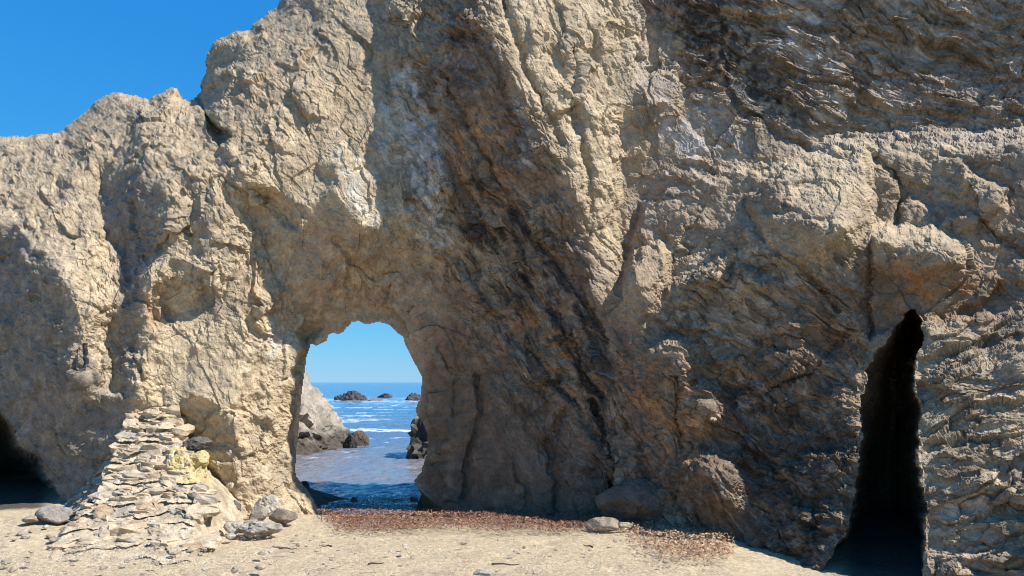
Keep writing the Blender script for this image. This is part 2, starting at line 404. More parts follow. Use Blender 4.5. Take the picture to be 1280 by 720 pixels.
JOINTS = [
 (.14, 4, [(596,470),(600,520),(585,570),(578,625)]), (.12, 4, [(705,515),(682,560),(696,600),(690,645)]), (.16, 4, [(740,500),(762,560),(769,600),(762,648)]),
 (.10, 5, [(560,100),(600,180),(640,260),(700,330),(760,420)]), (.10, 5, [(590,250),(640,330),(700,400),(755,500)]), (.10, 4, [(640,420),(700,480),(745,545)]),
 (.10, 3, [(960,490),(1010,470),(1045,428)]), (.10, 4, [(1090,300),(1084,360),(1088,420)]), (.09, 3, [(850,470),(846,520),(852,560)]), (.08, 3, [(930,250),(950,300),(1000,330),(1050,390)]),
 (.10, 4, [(880,60),(920,130),(990,180),(1060,200)]), (.08, 4, [(1050,40),(1090,90),(1180,110),(1280,100)]), (.12, 4, [(1100,200),(1130,240),(1120,280)]), (.08, 4, [(1220,270),(1250,300),(1290,320)]),
 (.08, 3, [(545,430),(570,470),(566,520)]), (.08, 4, [(400,345),(430,320),(470,350),(500,340)]), (.07, 3, [(420,300),(440,330),(435,360)]), (.09, 4, [(630,0),(660,90),(700,180)]), (.09, 4, [(720,60),(716,130),(735,210),(740,260)]),
]
def polydist(U, V, pts):
    d = np.full(U.shape, 1e9)
    for (ax, ay), (bx, by) in zip(pts[:-1], pts[1:]):
        t = np.clip(((U - ax) * (bx - ax) + (V - ay) * (by - ay)) / ((bx - ax) ** 2 + (by - ay) ** 2), 0, 1)
        d = np.minimum(d, np.hypot(U - ax - t * (bx - ax), V - ay - t * (by - ay)))
    return d
for h_, w_, pts in JOINTS:
    LF = LF + (h_ / np.exp(LF) * np.exp(-(polydist(GU, GV, pts) / w_) ** 2)).astype(f32)

def lattice(field, u, v):
    x = np.clip((u - U0) / S, 0, field.shape[1] - 1.001); y = np.clip((v - V0) / S, 0, field.shape[0] - 1.001)
    i = np.floor(x).astype(int); j = np.floor(y).astype(int); fx = (x - i); fy = (y - j)
    return (field[j, i] * (1 - fx) + field[j, i + 1] * fx) * (1 - fy) + (field[j + 1, i] * (1 - fx) + field[j + 1, i + 1] * fx) * fy

def blur(f, n):
    for _ in range(n):
        f = np.pad(f, 1, mode='edge')
        f = (f[:-2, 1:-1] + f[2:, 1:-1] + f[1:-1, :-2] + f[1:-1, 2:] + 2 * f[1:-1, 1:-1]) / 6
    return f

def region(poly, soft=10.0):
    return sstep(-soft, soft, sdf(GU, GV, poly)).astype(f32)

# ----------------------------------------------------------------- the rock arch: fine lattice
FINE = 1.25
us = np.concatenate([np.arange(-275, -100, 5.0), np.arange(-100, 0, 2.5), np.arange(0, 1280, FINE), np.arange(1280, 1480, 2.5), np.arange(1480, 1750, 6.0)])
vs = np.concatenate([np.arange(-310, 0, 5.0), np.arange(0, 720, FINE), np.arange(720, 760, 4.0)])
NU, NV = len(us), len(vs)
FU, FV = [x.ravel().astype(f32) for x in np.meshgrid(us, vs)]

flat = np.stack([(FU - 640) / 100, np.zeros_like(FU), (FV - 360) / 100], 1).astype(f32)   # about metres
wobU = fbm(flat * 3.0, 3, 900) ; wobV = fbm(flat * 3.0 + 50, 3, 910)
big = fbm(flat * 1.1, 2, 950)
WU = FU + wobU * 7 + big * 6; WV = FV + wobV * 7

wob2U = fbm(flat * 11, 3, 930, .6); wob2V = fbm(flat * 11 + 70, 3, 935, .6)
L = lattice(LF, FU + wobU * 9 + wob2U * 4, FV + wobV * 9 + wob2V * 4)
# skyline and opening
rag = fbm(flat * 6, 4, 920) * 5
s_sky = sdf(FU, FV, SKYLINE) + rag * (FV < 300)
s_open = sdf(FU, FV, OPENING) + rag * 0.55
keep_v = (s_sky > 0) & (s_open < 0)
L = L + 0.035 * np.exp(-np.clip(s_sky, 0, None) / 7.0) + 0.05 * np.exp(-np.clip(s_sky, 0, None) / 40.0)
# cave and cleft are deep
NOTCH = [(240,116),(252,110),(262,140),(288,170),(274,182),(254,152)]
GULLY = [(776,300),(798,248),(806,262),(790,322),(778,376),(768,366)]
LIP = [(306,230),(322,228),(352,246),(372,264),(374,290),(356,290),(332,262)]
SEAM = [(176,318),(186,312),(212,292),(214,300),(190,330),(182,352)]
for poly, dep, rate in ((NOTCH, .06, .12), (GULLY, .03, .05), (LIP, .035, .04), (SEAM, .025, .08), (CAVE, 0.24, 0.06), (CLEFT, 0.32, 0.05)):
    s = sdf(FU, FV, poly) + rag * 0.6 + wob2U * 4 + wobU * 9
    if poly is CLEFT: rate = .06 - .042 * sstep(1136, 1100, FU) * sstep(590, 480, FV)
    L = L + dep * (1 - np.exp(-np.clip(s, 0, None) * rate)) * 1.3
    if poly is CAVE or poly is CLEFT:      # a hard lip of rock
        L = L + np.where(FU > 1120, .07, .035) * sstep(0, 2.0, s) * (1 if poly is CAVE else sstep(400, 470, FV + np.where(FU > 1120, 80, 0)))
D = np.exp(L)
A_, B_ = ray(FU, FV)
P = np.stack([A_ * D, D, EYE + B_ * D], 1).astype(f32)

def grid_normals(P):
    G = P.reshape(NV, NU, 3)
    du = np.zeros_like(G); dv = np.zeros_like(G)
    du[:, 1:-1] = G[:, 2:] - G[:, :-2]; du[:, 0] = G[:, 1] - G[:, 0]; du[:, -1] = G[:, -1] - G[:, -2]
    dv[1:-1] = G[2:] - G[:-2]; dv[0] = G[1] - G[0]; dv[-1] = G[-1] - G[-2]
    n = np.cross(du, dv)
    n /= np.linalg.norm(n, axis=2)[..., None] + 1e-12
    n = n.reshape(-1, 3)
    n[n[:, 1] > 0] *= 1
    return n
Nn = grid_normals(P)
# soften the direction of displacement
def smooth_grid(X, k):
    G = X.reshape(NV, NU, -1)
    for _ in range(k):
        G = (np.concatenate([G[:, :1], G[:, :-1]], 1) + np.concatenate([G[:, 1:], G[:, -1:]], 1) + 2 * G) / 4
        G = (np.concatenate([G[:1], G[:-1]], 0) + np.concatenate([G[1:], G[-1:]], 0) + 2 * G) / 4
    return G.reshape(-1, X.shape[-1] if X.ndim > 1 else 1)
Nn = smooth_grid(Nn, 6); Nn /= np.linalg.norm(Nn, axis=1)[:, None] + 1e-9

# masks of texture character
def rmask(polys, soft=14):
    m = np.zeros(GU.shape, f32)
    for p in polys: m = np.maximum(m, region(p, soft))
    return lattice(m, WU, WV).astype(f32)

R_STRATA_D = rmask([[(480,-60),(600,0),(700,180),(745,370),(800,480),(900,560),(940,640),(900,700),(760,640),(640,560),(560,380),(500,300),(490,100)]], 30)      # beds falling to the right
R_STRATA_R = rmask([[(815,-310),(1770,-310),(1770,168),(1000,168),(850,120)],[(790,380),(1080,300),(1080,764),(930,764),(860,560)],[(840,300),(1090,300),(1090,480),(840,480)]], 30)
R_STRATA_H = rmask([[(1145,400),(1770,360),(1770,800),(1150,800)]], 34)
R_SMOOTH = rmask([[(560,470),(700,500),(760,600),(740,660),(540,660),(525,560)],[(880,240),(1000,270),(1080,320),(1070,470),(900,440),(860,350)]], 26)
R_PILLAR = rmask([[(196,440),(250,410),(340,430),(366,500),(375,590),(412,650),(330,650),(240,560),(212,500)]], 24)
R_VAULT = rmask([[(376,262),(480,292),(560,300),(640,420),(600,480),(530,440),(480,395),(400,420),(376,400)]], 14)
R_PIT = rmask([[(-240,100),(250,60),(300,230),(370,270),(380,640),(240,640),(100,480),(-240,300)],[(620,0),(800,0),(800,100),(770,380),(740,360),(700,180)]], 20)

def rot(P, deg):
    c, s = math.cos(math.radians(deg)), math.sin(math.radians(deg))
    return np.stack([P[:, 0] * c + P[:, 2] * s, P[:, 1], -P[:, 0] * s + P[:, 2] * c], 1)

warp = np.stack([fbm(P * 1.3, 3, 11), fbm(P * 1.3, 3, 21), fbm(P * 1.3, 3, 31)], 1)
Q = P + warp * 0.2
aniso = np.array([0.45, 1, 1.0], f32)
def bedded(deg, f, sq):       # coordinates squeezed along beds that dip to the right by deg
    q = rot(Q, -deg); return q * np.array([f / sq, f, f], f32)

def layers(q1, q2, q3, w):
    """three sizes of broken slabs; every slab has its own height, a common lean across the beds and a tilt of its own"""
    v = [voro(q1, 41), voro(q2, 42), voro(q3, 43)]
    d = 0
    for x, (off, lean, tilt) in zip(v, w):
        d = d + off * (x[:, 3] - .5) + lean * x[:, 4] + tilt * x[:, 2]
    return d, v[0], v[1], v[2]
dA, a1, a2, a3 = layers(bedded(68, 2.0, 1.7), bedded(64, 6.0, 1.6), bedded(60, 16, 1.5), ((.06, .02, .075), (.018, .010, .020), (.008, .006, .009)))          # blocky
dB, b1, b2, b3 = layers(bedded(55, 2.6, 3.0), bedded(58, 8.0, 2.8), bedded(50, 21, 2.4), ((.09, .085, .05), (.040, .040, .020), (.015, .015, .008)))         # steep beds
dC, c1, c2, c3 = layers(bedded(30, 2.6, 3.2), bedded(34, 8.0, 3.2), bedded(30, 22, 2.8), ((.06, .085, .035), (.030, .042, .016), (.013, .016, .007)))      # lower beds
dD, d1, d2, d3 = layers(bedded(-9, 2.1, 4.5), bedded(-13, 7.0, 3.0), bedded(-7, 20, 2.4), ((.10, .08, .045), (.042, .028, .024), (.012, .010, .008)))        # near level beds
wB = R_STRATA_D; wC = R_STRATA_R * (1 - 0.5 * wB); wD = R_STRATA_H
wA = np.clip(1 - wB - wC - wD, 0, 1)
tot = wA + wB + wC + wD
disp = (dA * wA + dB * wB + dC * wC + dD * wD) / tot
crk = lambda w2, w3: .020 * np.exp(-w2[:, 1] * 30) + .007 * np.exp(-w3[:, 1] * 22)
disp = disp - (crk(b2, b3) * wB + crk(c2, c3) * wC + .5 * crk(d2, d3) * wD) / tot
pit = voro(Q * np.array([3.4, 3.4, 2.8], f32) + 31, 61); pit2 = voro(bedded(64, 7.5, 1.8) + 71, 62); pit3 = voro(bedded(60, 17, 1.5) + 11, 63)
scoop = 0.05 * (pit[:, 0] ** 2 - .25) + 0.014 * (pit2[:, 0] ** 2 - .25)
holes = sstep(.42, .15, pit2[:, 0]) * sstep(.62, .75, pit2[:, 3]) * .055 + sstep(.45, .15, pit3[:, 0]) * sstep(.6, .7, pit3[:, 3]) * .022
nzP = fbm(bedded(64, 2.2, 2.6), 3, 97)
patchy = sstep(-.25, .3, fbm(Q * 1.3, 3, 95))
fine = 0.6 * fbm(Q * 8, 5, 71, 0.66) + 0.4 * fbm(Q * 11, 4, 75, 0.6, ridged=True)
soft = fbm(Q * 2.2, 4, 81, 0.5)
strfine = fbm(bedded(56, 9, 5), 4, 83, .65) * wB + fbm(bedded(32, 10, 5), 4, 84, .65) * wC + fbm(bedded(-8, 9, 5), 4, 85, .65) * wD
def threads(deg, f, sq, seed):
    n = fbm(bedded(deg, f, sq), 3, seed, .45); brk = sstep(-.12, .12, fbm(bedded(deg, f * .9, 2.5) + 40, 3, seed + 5))
    return np.exp(-(n / .045) ** 2) * brk
beads = threads(34, 4.2, 7, 261) * wC + threads(57, 4.5, 6, 271) * wB * .8 + threads(-8, 4.2, 8, 281) * wD
beads2 = threads(31, 9, 7, 291) * wC + threads(54, 9, 6, 296) * wB * .8
calm = np.clip(R_SMOOTH + 0.3 * R_VAULT + .9 * R_PILLAR, 0, 1)
patchy = patchy * (1 - wD) + .6 * wD
disp = disp * (1 - 0.5 * calm) * (.45 + .75 * patchy) + 0.055 * soft + 0.024 * fine * (1 - 0.3 * calm) * (1 - .35 * np.clip(wB + wC, 0, 1)) + .030 * strfine + .055 * beads + .024 * beads2 + (scoop - .012 * np.exp(-(np.abs(nzP) * 9) ** 2) ) * R_PIT - .8 * holes * (R_PIT + .25 * (1 - R_PIT) * (1 - wD)) * (.3 + .9 * patchy)
pocket = np.maximum(sdf(FU, FV, CAVE), sdf(FU, FV, CLEFT))
edge = (1 - .75 * sstep(-6, 4, pocket)) * sstep(0, 14, -s_open) * 0.75 + 0.25
Gs = P.reshape(NV, NU, 3)
su = np.linalg.norm(np.diff(Gs, axis=1, append=Gs[:, -1:]), axis=2); sv = np.linalg.norm(np.diff(Gs, axis=0, append=Gs[-1:]), axis=2)
stretch = np.maximum(su[:, :], sv[:, :]).ravel()[:, None] / (D * FINE / F)[:, None]
inside = ((FU >= 0) & (FU < 1280) & (FV >= 0) & (FV < 720))[:, None]
calmer = smooth_grid(np.where(inside, np.clip((1.8 / np.maximum(stretch, 1e-3)) ** 1.4, 0.05, 1), 0.8).astype(f32), 3)[:, 0]
P = P + Nn * (disp * edge * calmer)[:, None]

# ----------------------------------------------------------------- colours of the stone
def mixc(base, col, m):
    m = np.clip(m, 0, 1)[:, None]
    return base * (1 - m) + np.array(col, f32) * m
nz1 = fbm(Q * 1.6, 4, 201); nz2 = fbm(Q * 4.5, 4, 211); nzB = fbm(bedded(55, 4.5, 3.5), 4, 221); nzC = fbm(bedded(30, 5, 4), 4, 231)
nzS = nzB * wB + nzC * wC + nz2 * (wA + wD)
nzf = fbm(Q * 22, 4, 251, .75); nzg = fbm(Q * 9, 5, 252, .7)
strB = fbm(bedded(56, 11, 6), 5, 253, .7); strC = fbm(bedded(32, 13, 6), 5, 254, .7); strD = fbm(bedded(-8, 13, 6), 4, 255, .7)
strk = strB * wB + strC * wC + strD * wD + nzg * wA
cellt = (a2[:, 3] * wA + b2[:, 3] * wB + c2[:, 3] * wC + d2[:, 3] * wD) / tot - .5
cell3 = (a3[:, 3] * wA + b3[:, 3] * wB + c3[:, 3] * wC + d3[:, 3] * wD) / tot - .5
joint2 = (a2[:, 1] * wA + b2[:, 1] * wB + c2[:, 1] * wC + d2[:, 1] * wD) / tot
joint3 = (a3[:, 1] * wA + b3[:, 1] * wB + c3[:, 1] * wC + d3[:, 1] * wD) / tot
nzS = nzS + .8 * strk * (1 - wA) + .35 * cellt
nz2 = nz2 + .5 * nzg + .3 * cellt * (1 - wA)
col = np.tile(np.array([0.50, 0.40, 0.27], f32), (len(P), 1))
col = mixc(col, (0.42, 0.34, 0.245), sstep(-.1, .35, nz1))
col = mixc(col, (0.385, 0.30, 0.205), rmask([[(-240,60),(240,60),(300,40),(500,-330),(490,160),(380,230),(300,220),(240,280),(180,300),(-240,330)]], 40) * .8)
col = mixc(col, (0.57, 0.47, 0.33), sstep(.05, .5, nz2) * 0.6)
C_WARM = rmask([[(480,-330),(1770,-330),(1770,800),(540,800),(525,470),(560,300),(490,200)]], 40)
C_WARM = np.clip(C_WARM - rmask([[(600,-330),(600,0),(661,144),(735,260),(745,372),(757,380),(776,320),(776,190),(806,80),(798,0),(790,-330)],[(955,215),(1036,165),(1300,160),(1300,182),(1100,200),(1095,260),(1215,300),(1208,334),(1080,300),(1060,306)],[(1145,400),(1770,360),(1770,800),(1150,800)]], 14) * .8, 0, 1)  # shade put into the colour: sunlit rib, crown and ledges stay pale
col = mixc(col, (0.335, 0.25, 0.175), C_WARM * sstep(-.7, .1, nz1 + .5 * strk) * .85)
col = mixc(col, (0.40, 0.27, 0.185), rmask([[(376,262),(480,292),(560,300),(640,420),(600,480),(530,440),(480,395),(400,420),(376,400)]], 20) * sstep(-.3, .3, nz2) * .8)
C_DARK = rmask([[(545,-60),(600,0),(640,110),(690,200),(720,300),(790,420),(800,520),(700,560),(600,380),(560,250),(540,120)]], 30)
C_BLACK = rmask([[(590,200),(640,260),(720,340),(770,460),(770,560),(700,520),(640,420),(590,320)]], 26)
C_ORANGE = rmask([[(560,140),(610,150),(640,240),(620,270),(570,230)],[(640,370),(700,380),(735,470),(700,490),(650,430)],[(770,440),(850,470),(900,560),(860,590),(790,520)],[(1000,360),(1080,380),(1080,440),(1020,420)],[(1130,320),(1250,360),(1200,400),(1110,400)]], 18)
C_WHITE = rmask([[(485,90),(510,85),(545,180),(565,300),(530,310),(500,230)],[(420,190),(450,195),(482,230),(480,292),(440,270)],[(325,395),(370,400),(370,450),(330,455)],[(470,100),(495,150),(490,205),(470,200)]], 8)
C_GREY = rmask([[(790,-60),(1400,-60),(1400,120),(1280,120),(1300,180),(1050,180),(930,180),(820,300),(780,260)]], 26)
C_COAL = rmask([[(810,0),(900,-40),(960,40),(1010,160),(940,150),(850,70)]], 22)
C_LIGHTGREY = rmask([[(960,20),(1040,20),(1060,110),(990,110)],[(840,120),(960,180),(900,200),(830,170)],[(390,310),(440,330),(430,350),(380,340)]], 14)
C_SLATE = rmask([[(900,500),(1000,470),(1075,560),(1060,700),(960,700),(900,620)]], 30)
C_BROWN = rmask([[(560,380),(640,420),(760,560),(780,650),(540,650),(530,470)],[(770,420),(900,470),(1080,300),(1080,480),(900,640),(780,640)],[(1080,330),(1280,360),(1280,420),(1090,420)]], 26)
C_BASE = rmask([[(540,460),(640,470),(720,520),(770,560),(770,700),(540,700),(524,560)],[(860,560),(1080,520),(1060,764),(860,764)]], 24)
C_CAVE = rmask([CAVE, CLEFT], 8)
C_SHADE = rmask([[(-240,277),(20,277),(40,299),(76,342),(94,374),(105,403),(100,440),(115,483),(165,490),(143,547),(113,630),(80,660),(-240,700)], [(122,250),(185,200),(210,290),(181,345),(178,430),(165,500),(135,483),(150,330)]], 16)
col = mixc(col, (0.25, 0.215, 0.18), C_SHADE * sstep(-.9, .1, nz2))  # shade of the left wall and valley painted in as greyer, darker stone
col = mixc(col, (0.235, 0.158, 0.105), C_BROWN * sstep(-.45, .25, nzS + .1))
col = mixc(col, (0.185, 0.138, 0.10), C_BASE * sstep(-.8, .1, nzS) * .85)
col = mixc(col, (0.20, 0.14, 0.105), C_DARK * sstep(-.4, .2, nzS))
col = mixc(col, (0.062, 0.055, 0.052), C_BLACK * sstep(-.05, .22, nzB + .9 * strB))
col = mixc(col, (0.42, 0.23, 0.105), C_ORANGE * sstep(-.1, .2, nz2 + .5 * nzB) * 0.8)
col = mixc(col, (0.36, 0.305, 0.255), C_GREY * sstep(-.4, .2, nz2) * .85)
col = mixc(col, (0.085, 0.074, 0.068), C_COAL * sstep(-.15, .2, nz2 + .6 * nzg + .1))
col = mixc(col, (0.38, 0.36, 0.34), C_LIGHTGREY * sstep(.0, .3, nz2 + .7 * nzg + .5 * strC))
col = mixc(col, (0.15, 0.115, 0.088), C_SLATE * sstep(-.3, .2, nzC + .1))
col = mixc(col, (.34, .26, .185), R_STRATA_H * sstep(-.6, .3, nz2 + .5 * strD) * .8)
C_CHAR = rmask([[(225,240),(262,225),(300,300),(330,330),(300,400),(250,400),(215,330)],[(66,405),(120,430),(128,495),(90,490)],[(330,10),(400,-30),(470,-30),(468,80),(440,90),(380,60)],[(355,300),(376,330),(376,400),(350,390)],[(100,130),(190,120),(180,180),(100,200)]], 16)
col = mixc(col, (.24, .205, .165), C_CHAR * sstep(-.05, .3, nz2 + .4 * nzg) * .85)
C_RUST = rmask([[(300,330),(350,330),(352,400),(310,395)],[(180,385),(206,360),(204,400),(184,430)],[(270,90),(310,90),(330,140),(290,150)]], 12)
col = mixc(col, (.47, .315, .19), C_RUST * sstep(-.2, .3, nz2) * .8)
C_STREAK = rmask([[(492,88),(512,86),(545,170),(568,300),(536,315),(508,235)],[(640,120),(660,160),(668,215),(650,210)],[(830,150),(880,180),(870,200),(820,180)]], 8)
col = mixc(col, (.47, .44, .41), C_STREAK * sstep(-.55, .1, nz2 + strB) * .9)
col = mixc(col, (0.58, 0.53, 0.46), C_WHITE * sstep(-.2, .25, nz2 + .6 * nzg) * .8)
# pale mineral threads in the beds, dark seams in the cracks
col = mixc(col, (.42, .35, .27), np.clip(beads * .55 + beads2 * .35, 0, 1) * np.clip(wC + .7 * wB, 0, 1))
thr = np.abs(fbm(bedded(35, 3.5, 3), 3, 241))
col = mixc(col, (0.5, 0.45, 0.40), (wC + wB * .6) * np.clip(0.035 - thr, 0, 1) * 28 * 0.5)
rough_w = np.clip(1 - wA, 0, 1)
shade_t = 1 + (.22 + .42 * rough_w) * cellt + (.10 + .22 * rough_w) * cell3 + .24 * nzf + (.25 * rough_w) * strk * 2.4
shade_t *= 1 - .40 * rough_w * np.exp(-joint2 * 30) - .16 * rough_w * np.exp(-joint3 * 18)
col *= np.clip(shade_t, .3, 1.7)[:, None]
col = np.clip(col, 0.02, 0.8)

# ----------------------------------------------------------------- the rock arch: objects
idx = np.arange(NU * NV).reshape(NV, NU)
quads = np.stack([idx[:-1, :-1], idx[1:, :-1], idx[1:, 1:], idx[:-1, 1:]], 2).reshape(-1, 4)
kq = keep_v[quads].all(1)
PARTS = [  # later ones win
 ('cliff_face', None),
 ('recess_wall', [(470,-330),(606,-330),(606,0),(650,100),(722,235),(742,345),(760,382),(705,500),(690,640),(690,764),(500,764),(540,520),(600,480),(640,400),(560,300),(480,290)]),
 ('peak', [(-300,60),(240,60),(262,165),(240,250),(190,300),(0,300),(-300,300)]),
 ('buttress', [(236,126),(250,40),(350,-80),(420,-330),(520,-330),(500,60),(492,200),(484,290),(440,276),(372,262),(305,230)]),
 ('pillar', [(190,300),(240,250),(305,230),(372,262),(380,400),(372,600),(420,764),(165,764),(165,500)]),
 ('side_wall', [(-300,300),(190,300),(165,500),(165,764),(-300,764)]),
 ('arch_vault', [(372,262),(440,276),(484,290),(560,300),(640,400),(600,480),(560,520),(550,660),(500,764),(420,764),(376,600),(376,400)]),
 ('rib', [(600,-330),(600,0),(643,101),(661,144),(715,231),(735,345),(757,380),(776,320),(776,190),(806,80),(798,0),(790,-330)]),
 ('ledge', [(1074,292),(1100,272),(1148,280),(1180,280),(1210,296),(1216,320),(1205,336),(1160,316),(1140,310),(1100,304)]),
 ('strata_wall', [(1156,400),(1300,385),(1770,360),(1770,800),(1156,800),(1156,650),(1146,575),(1142,470)]),
 ('cave_hollow', CAVE), ('cleft', CLEFT),
]
qc_u = FU[quads].mean(1); qc_v = FV[quads].mean(1)
pid = np.zeros(len(quads), int)
for k, (nm, poly) in enumerate(PARTS):
    if poly: pid[lattice(sdf(GU, GV, poly).astype(f32), qc_u, qc_v) > 0] = k

arch = bpy.data.objects.new('rock_arch', None); COL.objects.link(arch)
arch.location = (0, 9.5, 0)
tag(arch, 'craggy tan sea cliff pierced by a natural arch that frames the sea', 'rock arch')
def to_part(nm, V, Fq, C):
    used, inv = np.unique(Fq, return_inverse=True)
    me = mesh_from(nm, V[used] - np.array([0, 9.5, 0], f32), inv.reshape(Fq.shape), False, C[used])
    return link(nm, me, M_CLIFF, arch)
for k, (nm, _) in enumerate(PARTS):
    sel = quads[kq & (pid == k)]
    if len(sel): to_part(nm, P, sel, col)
# skirts: every open edge runs back into the depth of the wall
e = np.concatenate([quads[kq][:, [0, 1]], quads[kq][:, [1, 2]], quads[kq][:, [2, 3]], quads[kq][:, [3, 0]]])
key = np.sort(e, 1); kk = key[:, 0].astype(np.int64) * (NU * NV) + key[:, 1]
uq, first, cnt = np.unique(kk, return_index=True, return_counts=True)
be = e[first[cnt == 1]]
bv, inv = np.unique(be, return_inverse=True); be = inv.reshape(be.shape)
p0 = P[bv]; is_open = s_open[bv] > -8
ring = [p0]
outw = np.where(is_open[:, None], 0, 1)
for step in (0.25, 0.8, 1.8):
    sc = 1 + step / p0[:, 1:2] * np.where(is_open[:, None], 0.9, 1.0)
    c0 = np.array([0, 0, EYE], f32)
    along = c0 + (p0 - c0) * sc
    back = p0 + np.array([0, step * 1.6, -step * 0.75], f32)
    oc = np.array([-1.9, 11.0, 1.3], f32)
    side = p0 - oc; side[:, 1] = 0; side /= np.linalg.norm(side, axis=1)[:, None]
    r = np.where(is_open[:, None], along + side * (.10 + .14 * step), back)
    r = r + (perlin(r * 1.7, 300)[:, None] * 0.15 * step)
    ring.append(r.astype(f32))
nb = len(bv)
sk_v = np.concatenate(ring); sk_f = []
for k in range(3):
    a, b = be[:, 0] + k * nb, be[:, 1] + k * nb
    sk_f.append(np.stack([a, a + nb, b + nb, b], 1))
to_part('rear_face', sk_v, np.concatenate(sk_f), np.tile(np.array([[.33, .28, .2]], f32), (len(sk_v), 1)))

# ----------------------------------------------------------------- sand
def ground_z(x, y):
    """height of the beach"""
    z = 0.02 * np.sin(x * 1.3 + 1) * np.sin(y * 0.9)
    z = z - 0.42 * sstep(9.3, 12.6, y) * sstep(-4.5, -2.2, x)
    z = z - 0.10 * sstep(1.4, 2.6, x - (y - 7.5) * 0.2) * sstep(8.8, 7.0, y)
    z = z + 0.16 * sstep(-3.0, -5.0, x) * sstep(6.5, 8.5, y)
    return z
M_SAND = stone_material('beach_sand', True, scale=2.2, bump=0.9)
xs = np.concatenate([np.linspace(-40, -7, 34), np.arange(-6.9, 7, 0.05), np.linspace(7, 40, 34)])
ys = np.concatenate([np.linspace(-30, 4, 30), np.arange(4.1, 13.5, 0.04)])
X, Y = np.meshgrid(xs, ys)
Z = ground_z(X, Y)
SP = np.stack([X.ravel(), Y.ravel(), Z.ravel()], 1).astype(f32)
dim = voro((SP * np.array([2.6, 2.6, 0], f32) + 5), 405); SP[:, 2] += 0.03 * fbm(SP * 2.0, 3, 400) + 0.022 * fbm(SP * 7, 5, 410, .6) - .035 * sstep(.3, .1, dim[:, 0]) * (dim[:, 3] > .35)
sc_ = np.tile(np.array([[0.58, 0.475, 0.325]], f32), (len(SP), 1))
sn = fbm(SP * 3, 4, 420)
sc_ = mixc(sc_, (0.48, 0.39, 0.275), sstep(0, .5, sn))
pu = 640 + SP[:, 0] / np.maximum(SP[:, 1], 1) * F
sc_ = mixc(sc_, (.10, .085, .07), np.maximum(sstep(1010, 1060, pu) * sstep(6.2, 7.0, SP[:, 1]), sstep(90, 60, pu) * sstep(9.0, 9.3, SP[:, 1])))   # deep shade of cleft and cave floors put into the sand colour
dpt = CT * SP[:, 1] + ST * (SP[:, 2] - EYE)
su_ = 640 + F * SP[:, 0] / np.maximum(dpt, 1); sv_ = 360 - F * (-ST * SP[:, 1] + CT * (SP[:, 2] - EYE)) / np.maximum(dpt, 1)
WEED_Z = [(390, 620), (520, 617), (600, 636), (760, 642), (805, 652), (700, 664), (560, 656), (470, 664), (420, 658), (396, 640)]
BANK_Z = [(770, 648), (850, 644), (914, 658), (920, 696), (880, 702), (830, 696), (790, 668)]
sc_ = mixc(sc_, (.24, .135, .085), sstep(-6, 10, sdf(su_, sv_, WEED_Z) + 8 * sn) * (SP[:, 1] > 6))
sc_ = mixc(sc_, (.36, .24, .15), sstep(-6, 16, sdf(su_, sv_, BANK_Z) + 10 * sn) * .8 * (SP[:, 1] > 5))
sc_ = mixc(sc_, (.16, .11, .08), sstep(10.2, 11.2, SP[:, 1]) * sstep(-5, -4, SP[:, 0]))
ii = np.arange(X.size).reshape(X.shape)
sq = np.stack([ii[:-1, :-1], ii[:-1, 1:], ii[1:, 1:], ii[1:, :-1]], 2).reshape(-1, 4)
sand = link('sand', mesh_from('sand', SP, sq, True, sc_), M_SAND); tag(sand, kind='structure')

# ----------------------------------------------------------------- sea
def water_material():
    m, N, L, p = nodes_of('sea_water')
    a = N.new('ShaderNodeVertexColor'); a.layer_name = 'stone'
    L.new(a.outputs[0], p.inputs['Base Color'])
    p.inputs['Roughness'].default_value = 0.1; p.inputs['Specular IOR Level'].default_value = 1.0
    p.inputs['IOR'].default_value = 1.33
    g = N.new('ShaderNodeNewGeometry'); n = N.new('ShaderNodeTexNoise'); n.inputs['Scale'].default_value = 3.5; n.inputs['Detail'].default_value = 5
    L.new(g.outputs['Position'], n.inputs['Vector'])
    b = N.new('ShaderNodeBump'); b.inputs['Strength'].default_value = 0.7; b.inputs['Distance'].default_value = 0.12
    L.new(n.outputs['Fac'], b.inputs['Height']); L.new(b.outputs[0], p.inputs['Normal'])
    return m
WL = -0.36
ys = np.concatenate([np.arange(11.6, 30, 0.06), 30 + np.cumsum(0.06 * 1.02 ** np.arange(240)), ])
ys = np.concatenate([ys, ys[-1] * 1.12 ** np.arange(1, 45)])
tx = np.concatenate([np.linspace(-3, -0.36, 30), np.linspace(-0.35, 0.0, 240), np.linspace(0.02, 3, 30)])
T, Y = np.meshgrid(tx, ys)
X = T * (Y + 6)
WP = np.stack([X.ravel(), Y.ravel(), np.full(X.size, WL)], 1)
y = WP[:, 1]
wq = np.stack([WP[:, 0] * 0.25, WP[:, 1], 0 * y], 1)
sw = fbm(wq * 0.45, 3, 500) * 0.13 + fbm(np.stack([WP[:, 0] * 1.2, WP[:, 1] * 1.6, 0 * y], 1), 3, 510) * 0.05 + fbm(np.stack([WP[:, 0] * 2.2, WP[:, 1] * 4.5, 0 * y], 1), 3, 515, .6, ridged=True) * 0.03
near = sstep(130, 60, y)
WP[:, 2] += sw * near
crest = fbm(wq * np.array([.55, .33, 1]), 3, 500)
foamn = fbm(np.stack([WP[:, 0] * 1.0, WP[:, 1] * 1.1, 0 * y], 1), 5, 520, 0.65)
wc = np.tile(np.array([[0.004, 0.10, 0.30]], f32), (len(WP), 1))
wc = mixc(wc, (0.015, 0.14, 0.30), sstep(140, 70, y) * 0.8)
wc = mixc(wc, (0.12, 0.155, 0.21), sstep(85, 28, y) * 0.85)
